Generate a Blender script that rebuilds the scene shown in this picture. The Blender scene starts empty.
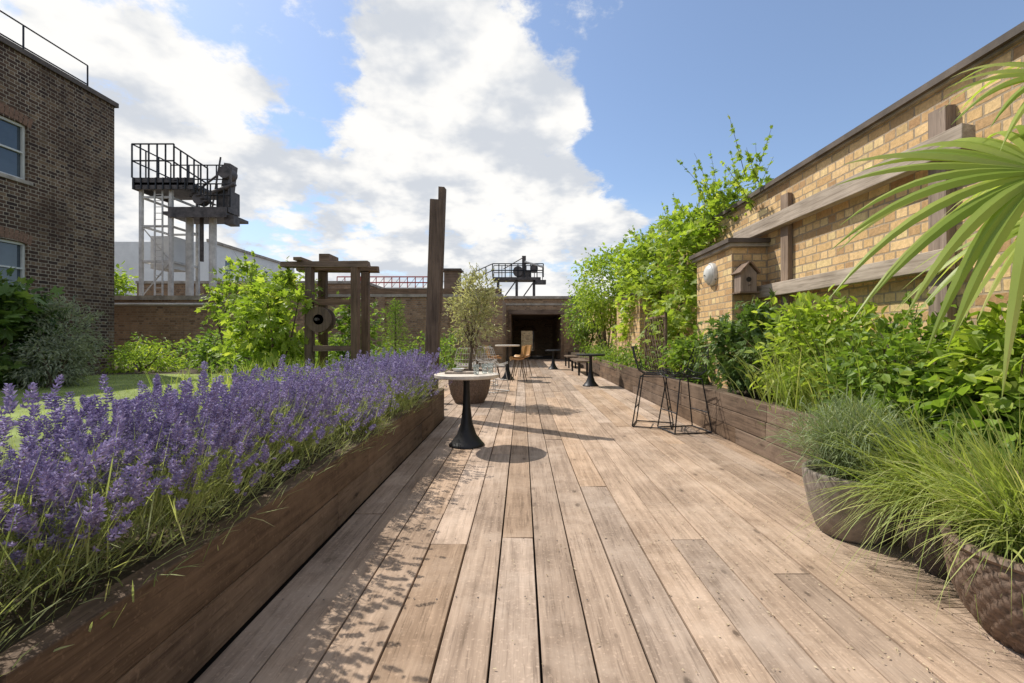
import bpy, math, random
import numpy as np
from mathutils import Vector, Matrix
rng=np.random.default_rng(7); random.seed(7)
scene=bpy.context.scene
R=math.radians
# ------------------------------------------------------------------ materials
def c4(c): return (c[0],c[1],c[2],1.0)
class NT:
    def __init__(s,name,tree=None):
        if tree is None:
            m=bpy.data.materials.new(name); m.use_nodes=True; s.m=m; s.t=m.node_tree
            s.t.nodes.clear(); s.out=s.n('ShaderNodeOutputMaterial')
        else:
            s.t=tree
    def n(s,ty,ins=None,**kw):
        x=s.t.nodes.new(ty)
        for k,v in kw.items(): setattr(x,k,v)
        if ins:
            for k,v in ins.items():
                so=x.inputs[k]
                if isinstance(v,bpy.types.NodeSocket): s.t.links.new(v,so)
                else: so.default_value=v
        return x
    def mix(s,f,a,b,blend='MIX'):
        a=c4(a) if isinstance(a,tuple) and len(a)==3 else a
        b=c4(b) if isinstance(b,tuple) and len(b)==3 else b
        return s.n('ShaderNodeMix',{0:f,6:a,7:b},data_type='RGBA',blend_type=blend).outputs[2]
    def math(s,op,a,b=0.0,c=None,clamp=False):
        d={0:a,1:b}
        if c is not None: d[2]=c
        return s.n('ShaderNodeMath',d,operation=op,use_clamp=clamp).outputs[0]
    def ramp(s,f,stops):
        x=s.n('ShaderNodeValToRGB',{0:f}); e=x.color_ramp.elements
        while len(e)<len(stops): e.new(0.5)
        for i,(p,c) in enumerate(stops):
            e[i].position=p; e[i].color=c4(c) if len(c)==3 else c
        return x.outputs[0]
    def noise(s,vec,scale,detail=4,rough=.55):
        return s.n('ShaderNodeTexNoise',{'Vector':vec,'Scale':scale,'Detail':detail,'Roughness':rough}).outputs['Fac']
    def pos(s): return s.n('ShaderNodeNewGeometry').outputs['Position']
    def rnd(s): return s.n('ShaderNodeNewGeometry').outputs['Random Per Island']
    def maprange(s,v,a,b,c=0,d=1,smooth=False):
        return s.n('ShaderNodeMapRange',{0:v,1:a,2:b,3:c,4:d},interpolation_type='SMOOTHSTEP' if smooth else 'LINEAR').outputs[0]
    def finish(s,col,rough=.7,bump=None,bstr=.4,bdist=.01,metal=0.0,spec=.4):
        d={'Base Color':c4(col) if isinstance(col,tuple) else col,'Roughness':rough,'Metallic':metal,'Specular IOR Level':spec}
        if bump is not None:
            d['Normal']=s.n('ShaderNodeBump',{'Height':bump,'Strength':bstr,'Distance':bdist}).outputs[0]
        p=s.n('ShaderNodeBsdfPrincipled',d)
        s.t.links.new(p.outputs[0],s.out.inputs[0]); return s.m

def wood(name,c_lo,c_hi,axis='y',var=.35,knots=False,rough=.75,stain=None,cross=28):
    s=NT(name); p=s.pos(); r=s.rnd()
    off=s.n('ShaderNodeCombineXYZ',{0:s.math('MULTIPLY',r,37.),1:s.math('MULTIPLY',r,91.),2:s.math('MULTIPLY',r,53.)}).outputs[0]
    q=s.n('ShaderNodeVectorMath',{0:p,1:off},operation='ADD').outputs[0]
    sc={'x':(1.3,cross,cross),'y':(cross,1.3,cross),'z':(cross,cross,1.3)}[axis]
    g=s.n('ShaderNodeMapping',{'Vector':q,'Scale':sc}).outputs[0]
    f=s.noise(g,1.0,5,.65)
    f2=s.noise(g,3.7,2,.6)
    big=s.noise(q,1.6,3,.6)
    t=s.math('ADD',s.math('MULTIPLY',f,.6),s.math('MULTIPLY',big,.4))
    col=s.ramp(t,[(.34,c_lo),(.60,c_hi)])
    lines=s.maprange(f2,.57,.68)
    col=s.mix(s.math('MULTIPLY',lines,.45),col,tuple(x*.5 for x in c_lo))
    if stain:
        st=s.maprange(s.noise(p,1.7,6,.72),.48,.66)
        col=s.mix(s.math('MULTIPLY',st,.6),col,stain)
        dk=s.maprange(s.noise(p,3.1,5,.7),.54,.72)
        col=s.mix(s.math('MULTIPLY',dk,.45),col,tuple(x*.7 for x in c_lo))
    if knots:
        if name.startswith('deck'):
            k=s.n('ShaderNodeMapping',{'Vector':q,'Scale':(5.0,2.6,1)}).outputs[0]
            vn=s.n('ShaderNodeTexVoronoi',{'Vector':k,'Scale':1.0},voronoi_dimensions='2D')
            rc=s.n('ShaderNodeSeparateColor',{0:vn.outputs['Color']}).outputs
            gate=s.maprange(rc[0],.72,.98)
            d=s.math('DIVIDE',vn.outputs['Distance'],s.math('ADD',s.math('MULTIPLY',rc[1],.9),.45))
            core=s.math('MULTIPLY',s.maprange(d,.085,.045),gate); halo=s.math('MULTIPLY',s.maprange(d,.22,.06),gate)
            col=s.mix(s.math('MULTIPLY',halo,.45),col,tuple(x*.8 for x in c_lo))
            col=s.mix(s.math('MULTIPLY',core,.75),col,tuple(x*.35 for x in c_lo))
        else:
            k=s.n('ShaderNodeMapping',{'Vector':q,'Scale':{'x':(2.2,6.5,6.5),'y':(6.5,2.2,6.5),'z':(6.5,6.5,2.2)}[axis]}).outputs[0]
            v=s.n('ShaderNodeTexVoronoi',{'Vector':k,'Scale':1.0}).outputs['Distance']
            col=s.mix(s.math('MULTIPLY',s.maprange(v,.15,.05),.8),col,tuple(x*.4 for x in c_lo))
        fine=s.maprange(s.noise(p,55,2,.6),.58,.70)
        col=s.mix(s.math('MULTIPLY',fine,.35),col,tuple(min(1,x*1.5) for x in c_hi))
    val=s.math('ADD',s.math('MULTIPLY',r,var),1-var/2)
    hsv=s.n('ShaderNodeHueSaturation',{'Color':col,'Value':val,'Saturation':s.math('ADD',s.math('MULTIPLY',s.math('FRACT',s.math('MULTIPLY',r,7.3)),.25),.85)}).outputs[0]
    return s.finish(hsv,rough,bump=f,bstr=.5,bdist=.006,spec=.2)

def brick(name,a,b,mortar,dark=(.05,.04,.035),darkamt=.3,w=.225,h=.078,ms=.009,soot=.4):
    s=NT(name); p=s.pos()
    x=s.n('ShaderNodeSeparateXYZ',{0:p}).outputs
    uv=s.n('ShaderNodeCombineXYZ',{0:s.math('ADD',x[0],x[1]),1:x[2],2:0.0}).outputs[0]
    wob=s.n('ShaderNodeTexNoise',{'Vector':p,'Scale':9.0,'Detail':1.0}).outputs['Color']
    wv=s.n('ShaderNodeVectorMath',{0:wob,1:(.5,.5,.5)},operation='SUBTRACT').outputs[0]
    wv=s.n('ShaderNodeVectorMath',{0:wv,3:.014},operation='SCALE').outputs[0]
    uv=s.n('ShaderNodeVectorMath',{0:uv,1:wv},operation='ADD').outputs[0]
    def bt(c1,c2,m,bias=0.):
        n=s.n('ShaderNodeTexBrick',{'Vector':uv,'Color1':c4(c1),'Color2':c4(c2),'Mortar':c4(m),'Scale':1.0,'Mortar Size':ms,'Mortar Smooth':.3,'Bias':bias,'Brick Width':w,'Row Height':h})
        n.offset=.5; n.squash=.5; n.squash_frequency=2
        return n
    n1=bt(a,b,mortar); n2=bt((0,0,0),(1,1,1),(.3,.3,.3))
    bw=s.n('ShaderNodeRGBToBW',{0:n2.outputs[0]}).outputs[0]
    spot=s.maprange(s.math('FRACT',s.math('MULTIPLY',bw,17.3)),.55,.9)
    notm=s.math('SUBTRACT',1.0,n1.outputs['Fac'])
    col=s.mix(s.math('MULTIPLY',s.math('MULTIPLY',spot,notm),darkamt),n1.outputs[0],dark)
    pale=s.maprange(s.math('FRACT',s.math('MULTIPLY',bw,31.7)),.75,.95)
    col=s.mix(s.math('MULTIPLY',s.math('MULTIPLY',pale,notm),.5),col,tuple(min(.85,v*1.25) for v in a))
    so=s.maprange(s.noise(p,.9,5,.65),.42,.7)
    col=s.mix(s.math('MULTIPLY',so,soot),col,tuple(v*.5 for v in a))
    streak=s.n('ShaderNodeMapping',{'Vector':p,'Scale':(5,5,.5)}).outputs[0]
    sk=s.maprange(s.noise(streak,1.0,4,.65),.52,.72)
    col=s.mix(s.math('MULTIPLY',sk,.35),col,tuple(v*.55 for v in b))
    fi=s.noise(p,35,2,.7)
    col=s.mix(.35,col,s.ramp(fi,[(.3,(.35,.35,.35)),(.7,(1.25,1.25,1.25))]),'MULTIPLY')
    hgt=s.math('ADD',s.math('MULTIPLY',notm,1.0),s.math('MULTIPLY',fi,.35))
    return s.finish(col,.88,bump=hgt,bstr=.8,bdist=.014,spec=.2)

def leaf(name,a,b,trans=.35,c=None,rough=.5,spec=.35):
    s=NT(name); r=s.rnd(); p=s.pos()
    f=s.math('ADD',s.math('MULTIPLY',r,.65),s.math('MULTIPLY',s.noise(p,2.5,0),.4))
    st=[(.15,a),(.75,b)]
    if c: st.append((.93,c))
    col=s.ramp(f,st)
    if spec>.15: pr=s.n('ShaderNodeBsdfPrincipled',{'Base Color':col,'Roughness':rough,'Specular IOR Level':spec})
    else: pr=s.n('ShaderNodeBsdfDiffuse',{'Color':col})
    tc=s.mix(1.0,col,(1.25,1.35,.6) if 'flower' not in name else (1.1,1,1.1),'MULTIPLY')
    tr=s.n('ShaderNodeBsdfTranslucent',{'Color':tc})
    mx=s.n('ShaderNodeMixShader',{0:trans,1:pr.outputs[0],2:tr.outputs[0]})
    s.t.links.new(mx.outputs[0],s.out.inputs[0]); return s.m

def plain(name,col,rough=.6,metal=0.,noise=.25,scale=8,bump=.2,spec=.4):
    s=NT(name); p=s.pos(); f=s.noise(p,scale,4,.65)
    c=s.ramp(f,[(.3,tuple(x*(1-noise) for x in col)),(.7,tuple(min(1,x*(1+noise)) for x in col))])
    return s.finish(c,rough,bump=s.noise(p,scale*6,2) if bump else None,bstr=bump,bdist=.004,metal=metal,spec=spec)

M={}
M['deck']=wood('deck_wood',(.215,.150,.104),(.445,.325,.235),'y',.36,True,.9,stain=(.52,.40,.305))
M['sleeperY']=wood('sleeper_wood_y',(.06,.039,.027),(.195,.135,.092),'y',.4,True,stain=(.25,.175,.12))
M['sleeperX']=wood('sleeper_wood_x',(.06,.039,.027),(.195,.135,.092),'x',.35,True)
M['greyY']=wood('weathered_beam_y',(.21,.16,.115),(.50,.41,.32),'y',.25,False)
M['greyZ']=wood('weathered_beam_z',(.14,.10,.075),(.34,.26,.20),'z',.25,False)
M['postZ']=wood('dark_post_z',(.055,.038,.028),(.19,.13,.09),'z',.2,False)
M['postX']=wood('dark_post_x',(.08,.052,.036),(.26,.175,.12),'x',.2,False)
M['brickY']=brick('yellow_stock_brick',(.82,.58,.30),(.66,.43,.20),(.42,.33,.23),dark=(.36,.20,.10),darkamt=.75,w=.27,h=.096,ms=.010,soot=.18)
M['brickD']=brick('dark_stock_brick',(.115,.068,.045),(.045,.031,.027),(.40,.34,.26),dark=(.36,.25,.15),darkamt=.5,w=.235,h=.088,ms=.010,soot=.7)
M['brickB']=brick('brown_brick',(.46,.30,.18),(.32,.20,.12),(.38,.32,.25),dark=(.13,.085,.06),darkamt=.6,w=.24,h=.085,soot=.45)
M['arch']=plain('rubbed_red_brick',(.20,.115,.075),.85,noise=.4,scale=20)
M['stone']=plain('weathered_coping',(.34,.30,.25),.85,noise=.45,scale=3)
M['lead']=plain('dark_lead_coping',(.10,.078,.062),.7,noise=.45,scale=3)
M['soil']=plain('soil',(.07,.05,.03),.95,noise=.5,scale=20,bump=.9)
M['ground']=plain('ground_concrete',(.14,.125,.11),.9,noise=.3,scale=2)
M['under']=plain('deck_gap_shade',(.03,.023,.018),.95)  # near-black colour stands in for the shade between deck boards
M['lawn']=plain('lawn_turf',(.20,.25,.07),.95,noise=.4,scale=1.5,bump=.8)
M['white']=plain('white_painted_steel',(.56,.54,.50),.5,noise=.25,scale=3)
M['render']=plain('white_render',(.72,.71,.68),.8,noise=.08,scale=1)
M['black']=plain('black_steel',(.018,.018,.02),.45,noise=.2,metal=.3)
M['darksteel']=plain('dark_painted_steel',(.085,.072,.066),.6,noise=.6,scale=4)
M['red']=plain('red_painted_steel',(.45,.07,.06),.5)
M['glass']=plain('window_glass',(.05,.07,.09),.06,noise=.3,scale=1,bump=0.,spec=.9)
M['frame']=plain('white_sash_paint',(.6,.6,.57),.5,noise=.08)
M['concrete']=plain('concrete_pot',(.24,.20,.165),.85,noise=.4,scale=9,bump=.6)
M['wicker']=plain('wicker',(.16,.11,.08),.75,noise=.5,scale=40,bump=.4)
M['darkpot']=plain('dark_pot',(.06,.045,.04),.6,noise=.3)
M['tabletop']=plain('table_top',(.62,.55,.46),.5,noise=.2,scale=12)
M['orange']=plain('orange_moulded_seat',(.46,.25,.09),.45,noise=.1)
M['lampw']=plain('opal_lamp',(.62,.62,.58),.3,noise=.05)
M['bark']=wood('bark',(.06,.045,.03),(.17,.13,.095),'z',.3)
s=NT('clear_glass'); gp=s.n('ShaderNodeBsdfPrincipled',{'Base Color':(.9,.95,.95,1),'Roughness':.03,'Transmission Weight':.9,'IOR':1.3}); s.t.links.new(gp.outputs[0],s.out.inputs[0]); M['clear']=s.m
M['lv_foliage']=leaf('lavender_leaf',(.22,.26,.11),(.42,.45,.24),.35,(.54,.51,.29),rough=.8,spec=.1)
M['lv_stem']=leaf('lavender_stem',(.30,.36,.15),(.50,.54,.26),.35,rough=.8,spec=.1)
M['lv_flower']=leaf('lavender_flower',(.245,.20,.35),(.45,.395,.60),.3,(.68,.62,.78),rough=.9,spec=.05)
M['vine']=leaf('vine_leaf',(.18,.27,.035),(.40,.49,.09),.5,(.58,.58,.16))
M['shrub']=leaf('shrub_leaf',(.09,.16,.03),(.26,.37,.07),.42,(.44,.48,.14))
M['dark']=leaf('dark_leaf',(.05,.10,.024),(.17,.26,.06),.32,(.32,.38,.12))
M['olive']=leaf('olive_leaf',(.30,.29,.17),(.56,.53,.36),.35,(.68,.62,.44))
M['silver']=leaf('silver_leaf',(.16,.19,.13),(.38,.40,.29),.25)
M['grass']=leaf('grass_blade',(.22,.30,.07),(.43,.47,.15),.45,(.70,.62,.38))
M['rosemary']=leaf('fine_leaf',(.14,.19,.09),(.30,.36,.18),.3,(.45,.43,.25))
M['palm']=leaf('palm_leaf',(.26,.35,.06),(.46,.53,.15),.5,(.60,.58,.26),rough=.4)
M['litter']=leaf('leaf_litter',(.20,.14,.07),(.60,.50,.34),.1)

# ------------------------------------------------------------------ builder
def rotm(rz=0,rx=0,ry=0): return (Matrix.Rotation(rz,3,'Z')@Matrix.Rotation(ry,3,'Y')@Matrix.Rotation(rx,3,'X'))
class Bd:
    def __init__(s,name): s.name=name; s.parts={}; s.opt={}
    def add(s,V,F,mat,part='body'):
        P=s.parts.setdefault(part,dict(V=[],F=[],MI=[],mats=[],n=0,smooth=False,bevel=0))
        V=np.asarray(V,dtype=float).reshape(-1,3)
        if mat not in P['mats']: P['mats'].append(mat)
        mi=P['mats'].index(mat)
        o=P['n']
        if isinstance(F,np.ndarray): fl=(F+o).tolist()
        else: fl=[[i+o for i in f] for f in F]
        P['V'].append(V); P['F']+=fl; P['MI']+= [mi]*len(fl); P['n']+=len(V)
        return P
    def bevel(s,part,w): s.parts[part]['bevel']=w
    def smooth(s,part): s.parts[part]['smooth']=True
    def box(s,x0,x1,y0,y1,z0,z1,mat,part='body',rot=None,jit=0.):
        c=np.array([(x0+x1)/2,(y0+y1)/2,(z0+z1)/2]); h=np.array([abs(x1-x0),abs(y1-y0),abs(z1-z0)])/2
        V=np.array([[a,b,d] for a in(-1,1) for b in(-1,1) for d in(-1,1)])*h
        if jit: V=V+rng.normal(0,jit,V.shape)
        if rot is not None: V=V@np.array(rot).T
        s.add(V+c,[[0,1,3,2],[4,6,7,5],[0,4,5,1],[2,3,7,6],[0,2,6,4],[1,5,7,3]],mat,part)
    def tube(s,pts,r,mat,part='body',seg=8,cap=True):
        pts=[Vector(p) for p in pts]; n=len(pts)
        rs=r if hasattr(r,'__len__') else [r]*n
        V=[];prev=None
        for i,p in enumerate(pts):
            d=(pts[min(i+1,n-1)]-pts[max(i-1,0)]).normalized()
            if prev is None: u=d.orthogonal().normalized()
            else:
                u=(prev-d*prev.dot(d)); u=u.normalized() if u.length>1e-5 else d.orthogonal().normalized()
            prev=u; w=d.cross(u)
            for k in range(seg):
                a=2*math.pi*k/seg
                V.append(p+(u*math.cos(a)+w*math.sin(a))*rs[i])
        F=[[i*seg+k,i*seg+(k+1)%seg,(i+1)*seg+(k+1)%seg,(i+1)*seg+k] for i in range(n-1) for k in range(seg)]
        if cap: F+= [list(range(seg))[::-1],[(n-1)*seg+k for k in range(seg)]]
        s.add([tuple(v) for v in V],F,mat,part)
    def lathe(s,c,prof,mat,part='body',seg=40,cap=False,disp=None):
        V=[]
        for j,(r,z) in enumerate(prof):
            for k in range(seg):
                a=2*math.pi*k/seg; rr=r+(disp(j,k,a) if disp else 0)
                V.append((c[0]+rr*math.cos(a),c[1]+rr*math.sin(a),c[2]+z))
        n=len(prof)
        F=[[i*seg+k,i*seg+(k+1)%seg,(i+1)*seg+(k+1)%seg,(i+1)*seg+k] for i in range(n-1) for k in range(seg)]
        if cap: F+=[[(n-1)*seg+k for k in range(seg)]]
        s.add(V,F,mat,part)
    def wall(s,axis,c,u0,u1,z0,z1,ops,mat,part='walls',depth=.2,rmat=None):
        pt=(lambda u,z,d:(c+d,u,z)) if axis=='x' else (lambda u,z,d:(u,c+d,z))
        us=sorted(set([u0,u1]+[v for o in ops for v in o[:2]])); zs=sorted(set([z0,z1]+[v for o in ops for v in o[2:4]]))
        for i in range(len(us)-1):
            for j in range(len(zs)-1):
                um=(us[i]+us[i+1])/2; zm=(zs[j]+zs[j+1])/2
                if any(o[0]<um<o[1] and o[2]<zm<o[3] for o in ops): continue
                s.add([pt(us[i],zs[j],0),pt(us[i+1],zs[j],0),pt(us[i+1],zs[j+1],0),pt(us[i],zs[j+1],0)],[[0,1,2,3]],mat,part)
        for (a,b,l,h) in ops:
            q=[(a,l),(b,l),(b,h),(a,h)]
            for i in range(4):
                p,r=q[i],q[(i+1)%4]
                s.add([pt(*p,0),pt(*r,0),pt(*r,depth),pt(*p,depth)],[[0,1,2,3]],rmat or mat,part)
    def scatter(s,T,F,mat,pos,mats3,scale,part='body'):
        k=len(T); n=len(pos)
        sc=scale if getattr(scale,'ndim',0)==2 else np.repeat(np.asarray(scale)[:,None],3,1)
        L=T[None]*sc[:,None,:]
        V=np.einsum('nij,nkj->nki',mats3,L)+pos[:,None,:]
        FF=(np.asarray(F)[None]+(np.arange(n)*k)[:,None,None]).reshape(-1,np.asarray(F).shape[1])
        s.add(V.reshape(-1,3),FF,mat,part)
    def blades(s,base,dirs,L,W,droop,mat,part='body',seg=4,taper=.15,fold=False):
        n=len(base); t=np.linspace(0,1,seg+1)
        d=dirs/np.linalg.norm(dirs,axis=1,keepdims=True)
        P=base[:,None]+d[:,None]*(L[:,None]*t)[...,None]
        P[...,2]-= (droop*L)[:,None]*t**2
        side=np.cross(d,np.array([0,0,1.])+rng.normal(0,.35,(n,3))); side/=np.linalg.norm(side,axis=1,keepdims=True)+1e-9
        prof=np.sin(np.pi*np.clip(.28+t*.72,0,1)); prof=np.maximum(prof,.05)
        w=(W[:,None]*prof[None])[...,None]*side[:,None]*.5
        V=np.stack([P-w,P+w],2).reshape(n,-1,3)
        F0=np.array([[2*i,2*i+1,2*i+3,2*i+2] for i in range(seg)])
        FF=(F0[None]+(np.arange(n)*2*(seg+1))[:,None,None]).reshape(-1,4)
        s.add(V.reshape(-1,3),FF,mat,part)
    def build(s):
        allV=np.concatenate([v for P in s.parts.values() for v in P['V']])
        o=(allV.min(0)+allV.max(0))/2; o[2]=allV[:,2].min()
        multi=len(s.parts)>1; par=None
        if multi:
            par=bpy.data.objects.new(s.name,None); par.location=o; scene.collection.objects.link(par)
        for pn,P in s.parts.items():
            V=np.concatenate(P['V'])-o
            me=bpy.data.meshes.new(s.name if not multi else pn)
            me.from_pydata(V.tolist(),[],P['F'])
            for m in P['mats']: me.materials.append(M[m])
            me.polygons.foreach_set('material_index',P['MI'])
            if P['smooth']: me.polygons.foreach_set('use_smooth',[True]*len(me.polygons))
            me.update()
            ob=bpy.data.objects.new(pn if multi else s.name,me); scene.collection.objects.link(ob)
            if multi: ob.parent=par
            else: ob.location=o
            if P['bevel']:
                bm=ob.modifiers.new('bevel','BEVEL'); bm.width=P['bevel']; bm.segments=2; bm.limit_method='ANGLE'
        return par

def nrm(a): return a/(np.linalg.norm(a,axis=1,keepdims=True)+1e-9)
def frames(d,up):
    y=nrm(d); x=nrm(np.cross(y,up)); z=np.cross(x,y)
    return np.stack([x,y,z],2)
OV=(np.array([[0,0,0],[.5,.32,.10],[.36,.72,.08],[0,1,-.06],[-.36,.72,.08],[-.5,.32,.10]]),[[0,1,2,3],[0,3,4,5]])
def lobed():
    V=[[0,0,0]];F=[]
    for a,l in [(-105,.55),(-52,.85),(0,1.0),(52,.85),(105,.55)]:
        a=R(a); t=np.array([math.sin(a)*l,math.cos(a)*l+.12,-.10*l]); sd=np.array([math.cos(a),-math.sin(a),0])*.24
        m=t*.55; i=len(V); V+=[(m+sd+np.array([0,0,.05])).tolist(),t.tolist(),(m-sd+np.array([0,0,.05])).tolist()]
        F.append([0,i,i+1,i+2])
    return np.array(V)*[.62,.75,.8],F
LB=lobed()
def ell(c,r,n,shell=.45,up=-1):
    d=nrm(rng.normal(size=(n,3)))
    if up>-1: d[:,2]=np.abs(d[:,2])*np.where(rng.random(n)<up,1,-1)
    k=(shell+(1-shell)*rng.random(n)**.6)[:,None]
    return np.array(c)+d*k*np.array(r)
def leaves(b,C,per,sig,L,Wr,mat,tmpl=OV,center=None,part='foliage',down=.25,outw=.8,zmin=None,upn=.8):
    n=len(C)*per
    P=np.repeat(C,per,0)+rng.normal(0,sig,(n,3))*np.array([1,1,.75])
    if zmin is not None: P[:,2]=np.maximum(P[:,2],zmin+rng.random(n)*.05)
    cc=np.array(center) if center is not None else C.mean(0)
    o=nrm(P-np.repeat(C,per,0)*.5-cc*.5)
    d=o*outw+rng.normal(0,.55,(n,3)); d[:,2]-=down
    up=np.array([0,0,upn])+o*.35+rng.normal(0,.4,(n,3))
    sc=L*rng.uniform(.55,1.25,n)
    S=np.stack([sc*Wr,sc,sc],1)
    b.scatter(tmpl[0],tmpl[1],mat,P,frames(d,up),S,part)
def shoot(b,p,d,L,mat,leafL,n=14,part='foliage',tmpl=LB,bend=.3,wr=1.0):
    p=np.array(p,float); d=np.array(d,float); d/=np.linalg.norm(d)
    side=nrm(rng.normal(size=(1,3)))[0]; t=np.linspace(0,1,7)
    pts=[p+d*L*k+side*bend*L*k*k*.5 for k in t]
    b.tube([tuple(q) for q in pts],[.006*(1-k*.7) for k in t],'bark','branches',5)
    k=rng.random(n)*.95+.05
    P=np.array([p+d*L*a+side*bend*L*a*a*.5 for a in k])
    dd=rng.normal(0,.8,(n,3))+d*.4; dd[:,2]-=.2
    up=np.array([0,0,1.])+rng.normal(0,.5,(n,3))
    sc=leafL*rng.uniform(.6,1.15,n)*(1.15-.6*k)
    b.scatter(tmpl[0],tmpl[1],mat,P,frames(dd,up),np.stack([sc*wr,sc,sc],1),part)

# ------------------------------------------------------------------ ground & deck
b=Bd('ground'); b.add([(-300,-300,-.2),(300,-300,-.2),(300,300,-.2),(-300,300,-.2)],[[0,1,2,3]],'ground'); b.build()
b=Bd('timber_deck')
def run(x,y0,y1,w):
    y=y0+random.uniform(-4.5,0)
    while y<y1:
        L=random.choice([3.9,4.8,5.4])*random.uniform(.97,1.03); a=max(y,y0); e=min(y+L,y1)
        if e-a>.15:
            dz=random.uniform(-.0025,.0025)
            b.box(x+.0042,x+w-.0042,a+.002,e-.003,-.035+dz,dz,'deck','boards',rot=rotm(ry=random.uniform(-.004,.004)),jit=.0014)
        y+=L
x=-1.15
while x<2.42:
    w=random.choice([.19,.2,.2,.215]); run(x,-1.5,25.6,w); x+=w
x=-1.15
while x>-3.2:
    run(x-.2,6.9,19.9,.2); x-=.2
b.bevel('boards',.003)
b.box(-3.4,2.6,-1.6,25.7,-.15,-.05,'under','gap_shade_sheet')  # dark sheet added below the boards so the gaps look shaded
T=np.array([[math.cos(a)*.0045,math.sin(a)*.0045,0] for a in np.linspace(0,2*math.pi,6,endpoint=False)])
pos=[]
for i in range(18):
    for yy in np.arange(.9,8,.6):
        for q in (.045,.155): pos.append((-1.15+i*.2+q+random.uniform(-.01,.01),yy+random.uniform(-.02,.02),.0042))
pos=np.array(pos); b.scatter(T,[[0,1,2,3,4,5]],'darksteel',pos,np.repeat(np.eye(3)[None],len(pos),0),np.ones(len(pos)),'nails')
b.build()
b=Bd('fallen_leaves'); n=2200
P=np.stack([2.4-np.abs(rng.normal(0,1.1,n)),rng.uniform(1.0,9,n),np.full(n,.007)],1); P=P[P[:,0]>-1.1]; n=len(P)
d=rng.normal(0,1,(n,3)); d[:,2]*=.1
b.scatter(OV[0],OV[1],'litter',P,frames(d,np.array([0,0,1.])+rng.normal(0,.15,(n,3))),np.stack([np.full(n,.007),rng.uniform(.006,.018,n),np.full(n,.01)],1)); b.build()

# ------------------------------------------------------------------ planters
def sleepers_y(b,x0,x1,y0,y1,zs,part='boards'):
    for i in range(len(zs)-1):
        y=y0-random.uniform(0,1.5)
        while y<y1:
            L=2.4; a=max(y,y0); e=min(y+L,y1)
            if e-a>.05:
                o=random.uniform(-.004,.004)
                b.box(x0+o,x1+o,a+.003,e-.003,zs[i]+.003,zs[i+1]-.003,'sleeperY',part,jit=.002)
            y+=L
b=Bd('lavender_planter')
sleepers_y(b,-1.25,-1.155,-1.2,6.7,[0,.225,.45])
for z0,z1 in [(0,.225),(.225,.45)]: b.box(-2.2,-1.16,6.7,6.79,z0+.003,z1-.003,'sleeperX','boards')
b.bevel('boards',.006)
b.box(-2.2,-1.252,-1.2,6.69,.0,.40,'soil','soil'); b.build()
b=Bd('timber_planter')
sleepers_y(b,2.42,2.515,-1.2,19.5,[0,.18,.36,.54]); b.bevel('boards',.006)
b.box(2.52,3.49,-1.2,24.9,-.1,.46,'soil','soil'); b.build()

# ------------------------------------------------------------------ lavender
b=Bd('lavender_hedge')
cl=[]
for yy in np.arange(.45,6.75,.42):
    for xx in (-1.36,-1.62,-1.88): cl.append((xx+random.uniform(-.08,.08),yy+random.uniform(-.15,.15),random.uniform(-.13,.07)))
cl=np.array(cl)
n=34000; ci=rng.integers(0,len(cl),n)
r=np.abs(rng.normal(0,.17,n)); an=rng.uniform(0,2*np.pi,n)
bx=cl[ci,0]+r*np.cos(an); by=cl[ci,1]+r*np.sin(an)
top=.74+cl[ci,2]-.9*r**1.5; bz=.41+(top-.41)*rng.random(n)**.75
bx=np.clip(bx,-2.2,-1.12-rng.random(n)*.06)
base=np.stack([bx,by,bz],1)
dd=np.stack([np.cos(an)*.7+.15,np.sin(an)*.7,np.ones(n)*.9],1)+rng.normal(0,.35,(n,3))
b.blades(base,dd,rng.uniform(.05,.15,n),rng.uniform(.003,.0065,n),rng.uniform(0,.35,n),'lv_foliage','leaves',seg=2)
n=4300; ci=rng.integers(0,len(cl),n); an=rng.uniform(0,2*np.pi,n); lean=np.abs(rng.normal(0,.78,n))
L=rng.uniform(.17,.47,n)+cl[ci,2]
b0=np.stack([cl[ci,0]+rng.normal(0,.07,n),cl[ci,1]+rng.normal(0,.09,n),rng.uniform(.46,.55,n)],1)
dr=np.stack([np.cos(an)*lean+.26,np.sin(an)*lean,np.ones(n)],1); dr=nrm(dr)
b.blades(b0,dr,L,np.full(n,.0044),np.zeros(n),'lv_stem','stems',seg=1)
tip=b0+dr*L[:,None]
m2=3600; c2=rng.integers(0,len(cl),m2); a2=rng.uniform(0,2*np.pi,m2); l2=np.abs(rng.normal(0,.6,m2))
b.blades(np.stack([cl[c2,0]+rng.normal(0,.08,m2),cl[c2,1]+rng.normal(0,.1,m2),rng.uniform(.46,.6,m2)],1),np.stack([np.cos(a2)*l2+.2,np.sin(a2)*l2,np.ones(m2)],1),rng.uniform(.15,.38,m2),np.full(m2,.0045),rng.uniform(0,.2,m2),'lv_stem','stems',seg=2)
dn=nrm(dr+rng.normal(0,.16,(n,3))+np.array([0,0,.25]))
near=tip[:,1]<3.2
def fr(d): return frames(nrm(np.cross(d,rng.normal(size=d.shape))),d)
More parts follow.
